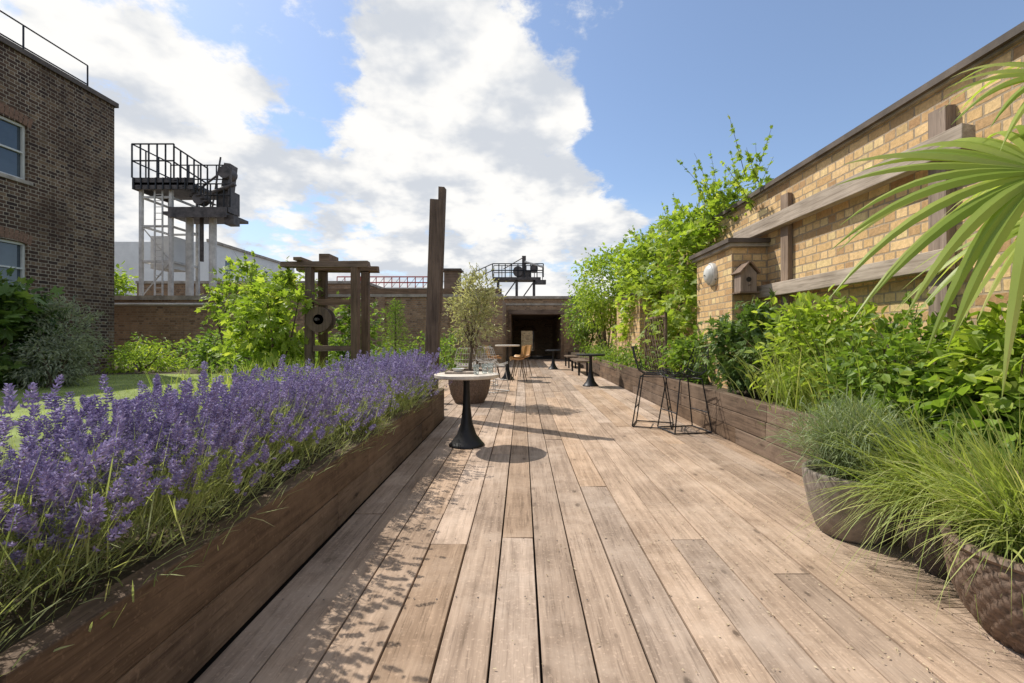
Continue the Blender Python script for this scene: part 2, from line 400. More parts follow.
def spike(hi):
    V=[];F=[]
    wh=[(-.042,.6),(-.002,.85),(.010,1.),(.022,1.),(.034,.95),(.045,.8),(.055,.5)]
    k=6 if hi else 3
    for zi,rr in wh if hi else [(-.033,.7),(.0,1.1),(.016,1.3),(.032,1.15),(.045,.8)]:
        ph=random.random()*6
        for j in range(k):
            a=ph+2*math.pi*j/k; rad=.0105*rr
            c=np.array([math.cos(a)*rad*.5,math.sin(a)*rad*.5,zi+random.uniform(-.003,.003)]); o=np.array([math.cos(a),math.sin(a),.8]); o/=np.linalg.norm(o)
            s1=np.array([-math.sin(a),math.cos(a),0]); s2=np.cross(o,s1); q=.0038*(1 if hi else 1.4); i=len(V)
            V+=[c+s1*q,c-s1*q*.6+s2*q,c-s1*q*.6-s2*q,c+o*rad*1.35]
            F+=[[i,i+1,i+3],[i+1,i+2,i+3],[i+2,i,i+3]]
    return np.array(V),F
zf=fr(dn)
for hi,mask in ((True,near),(False,~near)):
    for v in range(3):
        m=mask&(np.arange(n)%3==v)
        T,F=spike(hi)
        b.scatter(T,F,'lv_flower',tip[m],zf[m],np.stack([rng.uniform(.8,1.4,m.sum())]*2+[rng.uniform(.55,1.35,m.sum())],1),'flowers')
b.build()

# ------------------------------------------------------------------ garden left
b=Bd('garden_terrain')
b.add([(-60,-5,.28),(-2.2,-5,.28),(-2.2,6.8,.28),(-3.4,6.9,.28),(-3.4,20,.28),(-60,20,.28)],[[0,1,2,3,4,5]],'soil'); 
b.box(-3.44,-3.35,6.8,20,-.1,.34,'sleeperY'); b.build()
b=Bd('lawn')
pts=[]
for a in np.linspace(0,2*math.pi,48,endpoint=False):
    ca,sa=math.cos(a),math.sin(a); rr=1/(abs(ca)**4+abs(sa)**4)**.25
    pts.append((-6.9+4.1*ca*rr,6.6+4.9*sa*rr+.2*math.sin(3*a),.30))
b.add(pts,[list(range(48))],'lawn','turf')
n=26000; P=np.stack([rng.uniform(-10.8,-3.0,n),rng.uniform(2.2,11.2,n),np.full(n,.30)],1)
b.blades(P,np.array([0,0,1.])+rng.normal(0,.4,(n,3))*[1,1,.1],rng.uniform(.02,.05,n),rng.uniform(.006,.012,n),np.full(n,.2),'grass','blades',seg=1); b.build()

def low_plants(name,x0,x1,y0,y1,z,h,n,per,mat,L,wr=.5,tm=OV):
    b=Bd(name); C=np.stack([rng.uniform(x0,x1,n),rng.uniform(y0,y1,n),z+h*rng.random(n)*(.4+.6*rng.random(n))],1)
    leaves(b,C,per,.16,L,wr,mat,tm,center=((x0+x1)/2,(y0+y1)/2,z-1),zmin=z)
    b.build()
low_plants('shrub_border',-14,-3.6,13.5,16.4,.3,.9,240,24,'shrub',.13)
low_plants('herbaceous_border',-6.2,-3.6,9.2,13,.3,.7,120,26,'shrub',.12)
low_plants('hedge_border',-3.3,-2.3,14,19,.0,1.5,60,24,'shrub',.13)
b=Bd('ornamental_grass'); n=2600
P=np.stack([rng.uniform(-4.6,-2.3,n),rng.uniform(5.6,9.2,n),np.full(n,.3)],1)
b.blades(P,np.array([0,0,1.])+rng.normal(0,.38,(n,3))*[1,1,.1],rng.uniform(.4,.85,n),rng.uniform(.006,.014,n),rng.uniform(.1,.5,n),'grass','blades',seg=4)
b.build()

def bush(name,c,r,nc,per,sig,L,wr,mat,tm=OV,trunk=True,shell=.45,zmin=None,shoots=0,ground=.3,**k):
    b=Bd(name); C=ell(c,r,nc,shell)
    if zmin is not None: C=C[C[:,2]>zmin-.05]
    leaves(b,C,per,sig,L,wr,mat,tm,center=c,zmin=zmin,**k)
    if trunk:
        for i in range(7):
            e=C[rng.integers(0,len(C))]; m=(np.array([c[0],c[1],ground])*.5+e*.5)+rng.normal(0,.06,3)
            b.tube([(c[0]+rng.normal(0,.03),c[1]+rng.normal(0,.03),ground),tuple(m),tuple(e)],[.03,.02,.008],'bark','branches',6)
    for i in range(shoots):
        p=C[rng.integers(0,len(C))]; shoot(b,p,np.array([rng.normal(0,.5),rng.normal(0,.5),1.]),rng.uniform(.3,.6)*max(r),mat,L,14,tmpl=tm,wr=wr)
    b.build()
bush('fig_bush',(-9.6,8.1,1.3),(.85,1.0,.95),70,30,.18,.24,1.0,'dark',LB,zmin=.3,ground=.28)
bush('silver_shrub',(-8.6,8.3,.8),(.5,.5,.5),50,60,.11,.09,.25,'silver',zmin=.3,ground=.28)
bush('silver_shrub',(-8.9,8.8,1.2),(.5,.5,.75),50,60,.11,.09,.25,'silver',zmin=.3,ground=.28)
bush('vine_tree',(-4.85,8.9,1.5),(.9,.7,.95),46,20,.17,.19,.9,'vine',LB,shoots=28,zmin=.35,ground=.28)
bush('climbing_shrub',(-3.7,10.2,1.2),(.6,.5,.75),30,24,.15,.14,.9,'shrub',LB,shoots=8,zmin=.35,ground=.28)
bush('climbing_shrub',(-7.0,11.4,2.1),(.75,.7,1.15),40,18,.17,.17,.9,'vine',LB,shoots=18,zmin=.35,ground=.28)
bush('green_shrub',(-8.0,12.8,.8),(1.3,.8,.6),60,24,.18,.14,.5,'shrub',zmin=.3,ground=.28)
bush('yellow_shrub',(-10.4,12.4,.55),(.9,.6,.45),40,30,.13,.11,.4,'vine',zmin=.3,ground=.28)
b=Bd('conifer_tree'); c=(-3.2,11.5)
for i in range(70):
    t=i/70; rr=.42*(1-t)+.04; C=np.array([[c[0]+rr*math.cos(i*2.4)*.7,c[1]+rr*math.sin(i*2.4)*.7,.4+1.7*t]])
    leaves(b,C,34,.07+.05*(1-t),.07,.18,'shrub',center=(c[0],c[1],.3+1.6*t))
b.tube([(c[0],c[1],.28),(c[0],c[1],2.0)],[.04,.01],'bark','trunk'); b.build()
def woven(name,c,prof,seg,amp,n,mat,soilz,rin,diag=False):
    b=Bd(name)
    if diag: f=lambda j,k,a: amp*(abs(math.sin(n*a*.5+j*.5))**.5+abs(math.sin(n*a*.5-j*.5))**.5)*.5
    else: f=lambda j,k,a: amp*math.sin(n*a+(math.pi if (j//2)%2 else 0))
    b.lathe(c,prof,mat,'pot',seg,disp=f)
    b.lathe((c[0],c[1],c[2]+soilz),[(rin,0),(.001,.01)],'soil','soil',24); return b
def smoothprof(keys,n):
    ks=np.array(keys); t=np.linspace(0,1,len(ks)); u=np.linspace(0,1,n)
    return list(zip(np.interp(u,t,ks[:,0]),np.interp(u,t,ks[:,1])))
b=woven('lattice_pot',(-.98,8.5,0),smoothprof([(.25,0),(.33,.16),(.37,.34),(.38,.5),(.39,.6),(.35,.6),(.34,.52)],36),96,.02,24,'wicker',.52,.35,True)
b.build()
b=Bd('olive_tree')
b.tube([(-.98,8.5,.5),(-.95,8.5,.9),(-.9,8.48,1.3)],[.035,.03,.02],'bark','trunk')
C=ell((-.88,8.5,1.66),(.46,.42,.72),60,.3)
for i in range(10):
    e=C[i]; b.tube([(-.93,8.5,1.0),tuple((e+np.array([-.93,8.5,1.1]))/2+rng.normal(0,.03,3)),tuple(e)],[.018,.012,.005],'bark','trunk',5)
leaves(b,C,40,.085,.085,.3,'olive',center=(-.88,8.5,1.4))
for i in range(16): shoot(b,C[i+12],(rng.normal(0,.5),rng.normal(0,.5),1),rng.uniform(.2,.4),'olive',.08,14,tmpl=OV,wr=.3)
b.build()

# ------------------------------------------------------------------ brick building left
b=Bd('brick_building')
WX=-12.0; ops=[(9.95,11.05,5.0,6.35),(9.95,11.05,2.25,3.5),(6.4,7.5,5.0,6.35),(6.4,7.5,2.25,3.5)]
b.wall('x',WX,0,13.4,-.2,8.0,ops,'brickD','walls',depth=-.14,rmat='brickD')
b.wall('y',13.4,-26,-12,-.2,8.0,[],'brickD'); b.wall('y',0,-26,-12,-.2,8.0,[],'brickD')
b.add([(-26,0,7.98),(-12,0,7.98),(-12,13.4,7.98),(-26,13.4,7.98)],[[0,1,2,3]],'lead','roof')
b.box(-12.15,-11.93,-.05,13.47,8.0,8.13,'lead','coping')
b.box(-26,-12.15,13.25,13.47,8.0,8.13,'lead','coping')
for (a,e,l,h) in ops:
    b.add([(WX-.13,a,l),(WX-.13,e,l),(WX-.13,e,h),(WX-.13,a,h)],[[0,1,2,3]],'glass','window_glass')
    m=(l+h)/2
    for y0,y1,z0,z1 in [(a,a+.05,l,h),(e-.05,e,l,h),(a+.05,e-.05,l,l+.06),(a+.05,e-.05,h-.06,h),(a+.05,e-.05,m-.02,m+.02)]:
        b.box(WX-.125,WX-.07,y0,y1,z0,z1,'frame','window_frames')
    b.box(WX-.125,WX-.085,(a+e)/2-.012,(a+e)/2+.012,l+.06,h-.06,'frame','window_frames')
    b.box(WX-.12,WX+.05,a-.08,e+.08,l-.09,l-.003,'stone','sills')
    k=13
    for i in range(k):
        t=(i+.5)/k-.5; zz=h+.11+.09*(1-4*t*t)-.05
        b.box(WX-.05,WX+.004,(a+e)/2+t*(e-a+.2)-.042,(a+e)/2+t*(e-a+.2)+.042,zz-.11,zz+.13,'arch','arches',rot=rotm(rx=-t*.5))
for yy in np.arange(1,13,1.5): b.tube([(-12.6,yy,8.0),(-12.6,yy,9.1)],.02,'black','railing',6)
for z in (8.55,9.1): b.tube([(-12.6,.5,z),(-12.6,13.2,z)],.02,'black','railing',6)
b.tube([(-12.6,13.2,8.0),(-12.6,13.2,9.1)],.02,'black','railing',6)
b.build()

# ------------------------------------------------------------------ garden walls back
b=Bd('garden_wall'); b.box(-22,-11.3,17,17.3,-.2,2.62,'brickB','wall'); b.box(-22,-11.25,16.93,17.37,2.62,2.78,'stone','coping')
b.tube([(-20,16.85,2.45),(-11.4,16.85,2.45)],.05,'white','pipe'); b.build()
b=Bd('garden_wall'); b.box(-14,-.86,20,20.3,-.2,3.0,'brickB','wall'); b.box(-14,-.82,19.92,20.38,3.0,3.12,'stone','coping')
b.box(-14,-.9,20.06,20.3,3.12,3.38,'postX','coping')
b.box(-1.2,-.861,20.3,25,-.2,3.0,'brickB','wall')
for xx in (-9,-6.2,-3.4): b.box(xx-.2,xx+.2,19.86,20,-.2,3.0,'brickB','piers')
b.build()
b=Bd('timber_tank_box'); b.box(-3.6,-2.9,21,21.7,3.0,4.3,'postX','box'); b.box(-3.7,-2.8,20.9,21.8,4.3,4.4,'lead','cap'); b.build()  # brown timber tank box behind the wall, with a lead cap

b=Bd('passage_building')
b.wall('y',25,-1.05,3.6,-.2,3.35,[(-.6,2.14,-.1,2.5)],'brickB','walls',depth=.5)
for x in (-1.05,3.6): b.wall('x',x,25,33,-.2,3.35,[],'brickB')
b.wall('x',-.6,25.5,32,-.2,2.5,[],'brickB'); b.wall('x',2.14,25.5,32,-.2,2.5,[],'brickB')
b.add([(-.6,25.5,2.5),(2.14,25.5,2.5),(2.14,32,2.5),(-.6,32,2.5)],[[0,1,2,3]],'postX','ceiling')
b.add([(-.6,25.6,-.05),(2.14,25.6,-.05),(2.14,32,-.05),(-.6,32,-.05)],[[0,1,2,3]],'ground','floor')
b.add([(-1.05,25,3.34),(3.6,25,3.34),(3.6,33,3.34),(-1.05,33,3.34)],[[0,1,2,3]],'lead','roof')
b.wall('y',32,-.6,2.14,-.2,2.5,[(-.05,.85,.3,1.7)],'brickB','walls',depth=.3)
for i in range(9):
    a=math.pi*(i+.5)/9
    b.box(.4+math.cos(a)*.52-.07,.4+math.cos(a)*.52+.07,31.95,32.0,1.7+math.sin(a)*.3-.05,1.7+math.sin(a)*.3+.06,'arch','arch',rot=rotm(ry=0))
b.box(-1.15,3.7,24.9,25.3,3.35,3.5,'stone','coping')
b.box(-.75,2.29,24.94,25.0,2.5,2.75,'postX','door_frame')
b.box(-.75,-.6,24.94,25.0,-.03,2.5,'postX','door_frame'); b.box(2.14,2.29,24.94,25.0,-.03,2.5,'postX','door_frame')
b.box(-.95,3.5,24.97,25.0,3.0,3.1,'stone','band')
b.build()
b=Bd('yard_wall'); b.box(-6,8,38,38.3,-.2,3.0,'brickY'); b.build()

# ------------------------------------------------------------------ right wall
b=Bd('boundary_wall')
b.box(3.5,3.83,-3,12,-.2,3.28,'brickY','wall'); b.box(3.42,3.9,-3.05,12.05,3.30,3.36,'lead','coping'); b.box(3.46,3.88,-3.02,12.02,3.28,3.30,'stone','coping')
b.box(3.5,3.83,12,25,-.2,2.7,'brickY','wall'); b.box(3.44,3.9,12.05,24.9,2.7,2.8,'lead','coping')
b.build()
def pier(y0,y1,x0,zt):
    b=Bd('brick_pier'); b.box(x0,3.497,y0,y1,-.2,zt,'brickY','shaft'); b.box(x0-.06,3.497,y0-.06,y1+.06,zt,zt+.05,'stone','cap')
    b.box(x0-.1,3.496,y0-.1,y1+.1,zt+.05,zt+.11,'lead','cap'); b.build()
pier(6.5,7.8,3.0,2.5); pier(11.6,14.4,3.0,2.3)
b=Bd('wall_trellis_beams')
b.box(3.34,3.42,3.45,7.2,2.66,2.84,'greyY','beams',rot=rotm(rx=.012),jit=.008); b.box(3.34,3.42,3.6,7.0,1.76,1.93,'greyY','beams',rot=rotm(rx=.008),jit=.008)
for yy in (3.75,5.95): b.box(3.425,3.495,yy-.08,yy+.08,.46,3.08,'greyZ','posts',jit=.005)
b.box(3.425,3.495,2.0,2.16,.46,3.0,'greyZ','posts'); 
b.box(3.34,3.42,.3,2.95,2.56,2.72,'greyY','beams',jit=.006)
b.bevel('beams',.006)
b.build()
b=Bd('bird_house'); cx,cy,cz=3.13,6.38,1.84
b.box(cx-.11,cx+.11,cy-.10,cy+.10,cz,cz+.26,'greyZ','box')
b.add([(cx-.11,cy-.1,cz+.26),(cx+.11,cy-.1,cz+.26),(cx,cy-.1,cz+.38),(cx-.11,cy+.1,cz+.26),(cx+.11,cy+.1,cz+.26),(cx,cy+.1,cz+.38)],[[0,1,2],[3,5,4]],'greyZ','gable')
for sgn in (-1,1): b.box(cx+sgn*.075-.1,cx+sgn*.075+.1,cy-.15,cy+.12,cz+.32,cz+.34,'postX','roof',rot=rotm(ry=sgn*.85))
b.tube([(cx,cy-.106,cz+.17),(cx,cy-.098,cz+.17)],.035,'black','entrance',14); b.tube([(cx,cy-.16,cz+.09),(cx,cy-.1,cz+.09)],.007,'bark','perch',6)
b.box(cx-.14,cx+.14,cy-.14,cy+.11,cz-.02,cz,'postX','base'); b.build()
def lamp(y,z,x=3.0):
    b=Bd('bulkhead_lamp'); prof=[]
    V=[];F=[];seg=28
    rings=[(.17,0,'d'),(.17,.05,'d'),(.15,.065,'d'),(.14,.07,'l'),(.12,.10,'l'),(.07,.125,'l'),(.001,.13,'l')]
    for g,mat,pn in (((0,3),'white','rim'),((2,6),'lampw','diffuser')):
        rr=rings[g[0]:g[1]+1]; V=[(x-h,y+r*math.cos(2*math.pi*k/seg),z+r*1.05*math.sin(2*math.pi*k/seg)) for r,h,_ in rr for k in range(seg)]
        F=[[i*seg+k,i*seg+(k+1)%seg,(i+1)*seg+(k+1)%seg,(i+1)*seg+k] for i in range(len(rr)-1) for k in range(seg)]
        b.add(V,F,mat,pn); b.smooth(pn)
    b.tube([(x-.02,y-.16,z-.1),(x-.14,y,z-.02),(x-.02,y+.16,z+.06)],.007,'black','guard',6)
    b.build()
lamp(7.15,2.2); lamp(13.2,1.95)
b=Bd('lattice_trellis')
def cl_(p,q,lo,hi):
    P=np.array(p);Q=np.array(q);dy=Q[1]-P[1]
    ta=(lo-P[1])/dy;tb=(hi-P[1])/dy
    if ta>tb: ta,tb=tb,ta
    t0=max(0,ta);t1=min(1,tb)
    return None if t0>=t1 else (P+(Q-P)*t0,P+(Q-P)*t1)
for k in range(-6,14):
    for sg in (1,-1):
        y0=8.4+k*.17
        r=cl_((2.72-.012*sg,y0,.5),(2.72-.012*sg,y0+sg*.88,1.6),8.6,10.0)
        if r is not None: b.tube([tuple(r[0]),tuple(r[1])],.011,'sleeperY','slats',4)
for yy in (8.6,10.0): b.box(2.70,2.74,yy-.02,yy+.02,.46,1.68,'sleeperY','frame')
b.box(2.70,2.74,8.62,9.98,1.6,1.64,'sleeperY','frame'); b.build()

# ------------------------------------------------------------------ right planting
b=Bd('climbing_vine')
n=210; yy=rng.uniform(7.9,13.5,n); C=np.stack([rng.uniform(2.85,3.55,n),yy,1.2+rng.random(n)**.8*2.5],1)
leaves(b,C,22,.17,.17,.95,'vine',LB,center=(3.6,10.5,1.2),down=.45)
n=30; C=np.stack([rng.uniform(3.35,3.7,n),rng.uniform(6.9,9.5,n),rng.uniform(3.2,3.75,n)],1); leaves(b,C,12,.13,.15,.95,'vine',LB,center=(3.6,8,2.5))
for i in range(46):
    y=rng.uniform(6.5,13); shoot(b,(rng.uniform(3.3,3.7),y,rng.uniform(3.1,3.7)),(rng.normal(-.25,.35),rng.normal(-.15,.35),1),rng.uniform(.5,1.15),'vine',.15,16)
for y in (8.3,9.6,11.2): b.tube([(3.3,y,.46),(3.35,y+.1,1.5),(3.4,y-.1,2.6),(3.45,y,3.4)],[.04,.035,.025,.015],'bark','branches')
b.build()
bush('robinia_tree',(3.1,16.5,3.0),(1.15,1.5,1.5),120,40,.2,.14,.55,'vine',OV,zmin=1.2,ground=.4)
bush('robinia_tree',(2.9,20.5,2.2),(.8,1.5,1.3),80,34,.2,.14,.55,'shrub',OV,zmin=.5,ground=.4)
bush('laurel_bush',(2.95,5.8,1.08),(.48,.6,.5),80,32,.10,.125,.62,'dark',LB,zmin=.5,ground=.46)
bush('laurel_bush',(2.95,7.7,.8),(.36,.6,.36),40,30,.11,.12,.6,'shrub',zmin=.5,ground=.46)
bush('hydrangea_bush',(3.0,4.55,1.02),(.48,.6,.5),90,32,.11,.10,.5,'vine',shoots=14,zmin=.5,ground=.46)
bush('rose_shrub',(2.9,3.5,.88),(.45,.6,.45),90,36,.10,.075,.6,'shrub',shoots=22,zmin=.5,ground=.46)
bush('rose_shrub',(3.05,2.6,.92),(.45,.55,.46),90,34,.10,.085,.6,'vine',shoots=14,zmin=.5,ground=.46)
bush('bergenia_plant',(2.8,2.75,.68),(.34,.45,.22),40,20,.09,.11,.7,'shrub',zmin=.5,ground=.46,trunk=False)
low_plants('planter_perennials',2.5,3.3,8.5,19,.46,.5,150,24,'shrub',.10)
b=Bd('tall_grass'); n=600
P=np.stack([rng.normal(2.85,.22,n),rng.normal(4.1,.5,n),np.full(n,.5)],1)
b.blades(P,np.array([-.15,0,1.])+rng.normal(0,.3,(n,3))*[1,1,.1],rng.uniform(.6,1.2,n),rng.uniform(.006,.011,n),rng.uniform(.1,.5,n),'grass',seg=5); b.build()

# palm
b=Bd('fan_palm'); hub=np.array([3.12,1.95,1.75])
b.tube([(3.12,1.95,.4),(3.1,1.93,1.0),tuple(hub)],[.10,.09,.07],'bark','trunk',12)
def frond(end,axis,nrmv,L,n=30,spread=140,droop=.5,wd=.036):
    end=np.array(end); m=(hub+end)/2+np.array([0,0,.12])
    b.tube([tuple(hub),tuple(m),tuple(end)],[.014,.011,.009],'palm','petioles',6)
    ax=np.array(axis,float); ax/=np.linalg.norm(ax); nn=np.array(nrmv,float); nn-=ax*nn.dot(ax); nn/=np.linalg.norm(nn); sd=np.cross(nn,ax)
    an=np.radians(np.linspace(-spread,spread,n))+rng.normal(0,.03,n)
    d=ax*np.cos(an)[:,None]+sd*np.sin(an)[:,None]+nn*(.12+rng.normal(0,.04,n))[:,None]
    LL=L*(1-.35*np.abs(an/an.max())**2)*rng.uniform(.9,1.05,n)
    seg=10; t=np.linspace(0,1,seg+1)
    pr=np.interp(t,[0,.2,.45,.8,1],[.3,.75,1,.55,.04])
    dr=rng.uniform(.7,1.4,n)*droop
    for sgn in (1,-1):
        P=end+d[:,None]*(LL[:,None]*t)[...,None]; P[...,2]-=(dr*LL)[:,None]*t**2.4
        s_=np.cross(d,nn); s_/=np.linalg.norm(s_,axis=1,keepdims=True)
        w=wd*pr[None,:,None]*s_[:,None]*sgn*(L/.85); edge=P+w-nn*.014*pr[None,:,None]
        V=np.stack([P,edge],2).reshape(n,-1,3)
        F0=np.array([[2*i,2*i+1,2*i+3,2*i+2] for i in range(seg)])
        b.add(V.reshape(-1,3),(F0[None]+(np.arange(n)*2*(seg+1))[:,None,None]).reshape(-1,4),'palm','fronds')
frond((2.62,2.27,2.03),(-1,.2,-.25),(.1,-.8,.6),.98,30,115,.38,.030)
frond((2.85,2.35,2.55),(-.5,.5,.5),(.2,-.8,.4),.66,wd=.03)
frond((3.0,2.5,1.9),(-.6,.8,-.2),(-.1,-.4,.9),.75,26,120,wd=.03)
frond((3.2,2.6,2.2),(.1,1,.1),(0,-.3,1),.7)
frond((3.0,1.4,2.3),(-.2,-1,.2),(0,.3,1),.7)
frond((3.3,1.6,2.4),(.2,-.4,1),(-.5,.5,.2),.7)
b.build()

# pots right
b=Bd('concrete_planter_pot'); c=(2.03,2.80,.004)
b.lathe(c,[(.17,0),(.19,.02),(.23,.14),(.255,.27),(.265,.36),(.26,.38),(.238,.38),(.232,.33),(.001,.32)],'concrete','pot',56); b.smooth('pot')
b.lathe((c[0],c[1],.332),[(.233,0),(.001,.01)],'soil','soil',24); b.build()
b=Bd('rosemary_plant'); n=6500; a=rng.uniform(0,2*np.pi,n); r=np.abs(rng.normal(0,.95,n))
P=np.stack([2.07+rng.normal(0,.09,n),2.84+rng.normal(0,.09,n),.33+rng.random(n)*.16],1)
dd=np.stack([np.cos(a)*r,np.sin(a)*r,np.ones(n)*.8],1); P=P+nrm(dd)*(rng.random(n)*.34)[:,None]
b.blades(P,dd+rng.normal(0,.25,(n,3)),rng.uniform(.06,.20,n),rng.uniform(.003,.006,n),rng.uniform(.1,.9,n),'rosemary','leaves',seg=3); b.build()
b=woven('dark_plant_pot',(2.22,2.34,.004),smoothprof([(.15,0),(.19,.12),(.20,.25),(.21,.32),(.2,.32),(.19,.3)],20),48,.002,14,'darkpot',.28,.2); b.smooth('pot'); b.build()
b=woven('wicker_plant_pot',(2.08,1.78,.004),smoothprof([(.20,0),(.26,.08),(.30,.18),(.315,.28),(.31,.34),(.30,.36),(.28,.36),(.27,.31)],44),192,.006,34,'wicker',.33,.28)
b.smooth('pot')
b.lathe((2.08,1.78,.004),[(.318,.345),(.33,.36),(.318,.377),(.295,.377),(.285,.36)],'wicker','rim',60); b.build()
def grass_clump(name,c,n,Lr,Wr,sp,dr,mat='grass',bias=-.2):
    b=Bd(name); a=rng.uniform(0,2*np.pi,n); r=np.abs(rng.normal(0,sp,n))
    P=np.stack([c[0]+rng.normal(0,.07,n),c[1]+rng.normal(0,.07,n),np.full(n,c[2])],1)
    dd=np.stack([np.cos(a)*r+bias,np.sin(a)*r+.1,np.ones(n)],1)
    b.blades(P,dd,rng.uniform(*Lr,n),rng.uniform(*Wr,n),rng.uniform(*dr,n),mat,'blades',seg=8); b.build()
grass_clump('sedge_grass',(2.08,1.86,.34),1200,(.4,.88),(.004,.009),.62,(.2,.95))
grass_clump('sedge_grass',(2.20,2.34,.30),900,(.45,.95),(.004,.009),.65,(.2,1.0),bias=-.4)

# ------------------------------------------------------------------ timber post & frame
b=Bd('timber_post')
b.box(-1.46,-1.26,6.92,7.1,-.1,3.3,'postZ','post',rot=rotm(ry=.035),jit=.012)
b.box(-1.30,-1.21,6.98,7.08,1.6,3.52,'postZ','splice',rot=rotm(ry=.03),jit=.01); b.bevel('post',.012); b.build()
b=Bd('timber_frame')
for xx in (-4.15,-3.26):
    for yy in (8.9,9.5): b.box(xx-.075,xx+.075,yy-.07,yy+.07,.2,2.58,'postZ','posts',jit=.008)
b.box(-4.68,-3.0,8.82,8.98,2.58,2.70,'postX','lintel',jit=.008); b.box(-4.68,-3.0,9.42,9.58,2.58,2.70,'postX','lintel',jit=.008)
b.box(-4.4,-4.25,8.75,9.65,2.7,2.76,'sleeperY','lintel'); b.box(-3.95,-3.75,8.85,9.3,2.70,2.84,'postX','lintel')
for z in (1.0,1.9): b.box(-4.07,-3.34,8.87,8.94,z-.05,z+.05,'postX','rails',jit=.006)
b.build()
b=Bd('cable_reel')
for yy in (8.62,8.82):
    b.tube([(-3.85,yy-.02,1.55),(-3.85,yy+.02,1.55)],.24,'postZ','discs',24)
b.tube([(-3.85,8.6,1.55),(-3.85,8.86,1.55)],.1,'bark','hub',14); b.tube([(-3.85,8.5,1.55),(-3.85,8.95,1.55)],.03,'darksteel','axle',8); b.build()

# ------------------------------------------------------------------ steel tower
b=Bd('steel_access_tower'); Y0,Y1=22.,23.8
for X in (-18.4,-16.95):
    for Y in (Y0,Y1): b.box(X-.07,X+.07,Y-.07,Y+.07,-.2,8.5,'white','legs')
for z in (3.2,4.9,6.6,8.0):
    for Y in (Y0,Y1): b.box(-18.33,-17.02,Y-.04,Y+.04,z-.05,z+.05,'white','bracing')
    for X in (-18.4,-16.95): b.box(X-.04,X+.04,Y0+.07,Y1-.07,z-.05,z+.05,'white','bracing')
b.tube([(-18.3,Y0,3.3),(-17.05,Y0,4.8)],.03,'white','bracing',6); b.tube([(-17.05,Y0,5),(-18.3,Y0,6.5)],.03,'white','bracing',6)
b.box(-18.2,-17.1,Y0+.3,Y1-.3,4.6,6.2,'render','cabin')
b.box(-17.72,-17.66,Y0-.1,Y0-.05,0,8.4,'white','ladder'); b.box(-17.35,-17.29,Y0-.1,Y0-.05,0,8.4,'white','ladder')
for z in np.arange(3,8.4,.3): b.box(-17.66,-17.35,Y0-.09,Y0-.06,z,z+.03,'white','ladder')
b.box(-18.6,-15.7,Y0-.3,Y1+.3,8.5,8.62,'darksteel','platform'); b.box(-18.6,-15.7,Y0-.3,Y0-.2,8.3,8.85,'darksteel','platform'); b.box(-18.6,-18.5,Y0-.2,Y1+.3,8.3,8.85,'darksteel','platform')
for x in np.arange(-18.5,-15.8,.35): b.box(x-.03,x+.03,Y0-.34,Y0-.3,8.3,8.85,'black','platform')
def rail(b,p,q,h=1.0,n=5,mat='black',part='railing',r=.03):
    p=np.array(p,float);q=np.array(q,float)
    for k in np.linspace(0,1,n): a=p+(q-p)*k; b.tube([tuple(a),tuple(a+[0,0,h])],r,mat,part,5)
    for f in (.5,1.): b.tube([tuple(p+[0,0,h*f]),tuple(q+[0,0,h*f])],r,mat,part,5)
rail(b,(-18.6,Y0-.3,8.85),(-16.6,Y0-.3,8.85),1.6,6,r=.04); rail(b,(-18.6,Y1+.3,8.85),(-15.7,Y1+.3,8.85),1.5,7,r=.035); rail(b,(-18.6,Y0-.3,8.85),(-18.6,Y1+.3,8.85),1.6,4,r=.035)
rail(b,(-16.6,Y0-.3,8.85),(-15.0,Y0-.3,7.8),1.5,6,r=.04)
for k in range(8): b.box(-16.6+k*.2,-16.42+k*.2,Y0-.3,Y0+.4,8.7-k*.14,8.74-k*.14,'darksteel','stair')
b.box(-17.3,-14.3,Y0-.1,Y1,7.15,7.3,'darksteel','platform'); b.box(-17.0,-14.2,Y0-.15,Y0-.105,7.0,7.5,'darksteel','platform')
rail(b,(-15.6,Y0-.15,7.5),(-14.0,Y0-.15,7.5),1.1,6,r=.035)
for X in (-16.5,-15.35): b.tube([(X,Y0+.6,-.2),(X,Y0+.6,7.15)],.17,'white','columns',14)
b.tube([(-15.9,Y0+.6,5.0),(-15.9,Y0+.6,7.15)],.09,'darksteel','columns',8)
b.box(-14.75,-14.2,Y0,Y0+.9,7.3,8.4,'darksteel','machinery'); b.box(-14.55,-14.25,Y0+.1,Y0+.7,8.4,9.7,'darksteel','machinery',rot=rotm(ry=.12))
b.tube([(-14.9,Y0-.1,8.2),(-13.8,Y0-.1,8.6)],.10,'darksteel','machinery',10); b.tube([(-14.35,Y0-.1,9.2),(-14.35,Y0+.5,9.2)],.30,'darksteel','machinery',18)
b.tube([(-15.5,Y0-.2,7.9),(-15.5,Y0+.2,7.9)],.3,'darksteel','machinery',16); b.box(-14.4,-13.95,Y0,Y0+.5,6.7,7.15,'darksteel','machinery')
b.tube([(-16,Y0-.1,8.0),(-14.7,Y0-.1,9.0)],.05,'darksteel','machinery',6); b.tube([(-14.9,Y0-.1,7.5),(-14.5,Y0-.1,9.9)],.04,'darksteel','machinery',6); b.tube([(-14.1,Y0-.1,7.5),(-14.0,Y0-.1,9.4)],.05,'darksteel','machinery',6)
b.build()
b=Bd('steel_gantry'); Y=34.
b.box(-2.2,1.4,Y,Y+1.5,5.55,5.75,'darksteel','platform'); rail(b,(-2.2,Y,5.75),(1.6,Y,5.75),1.0,9,r=.04); rail(b,(-2.2,Y,5.75),(-4.2,Y,4.85),1.0,5,r=.04); rail(b,(-2.2,Y+1.5,5.75),(1.6,Y+1.5,5.75),1.1,7,r=.03)
b.box(-4.3,-2.2,Y,Y+.8,4.75,4.85,'darksteel','platform')
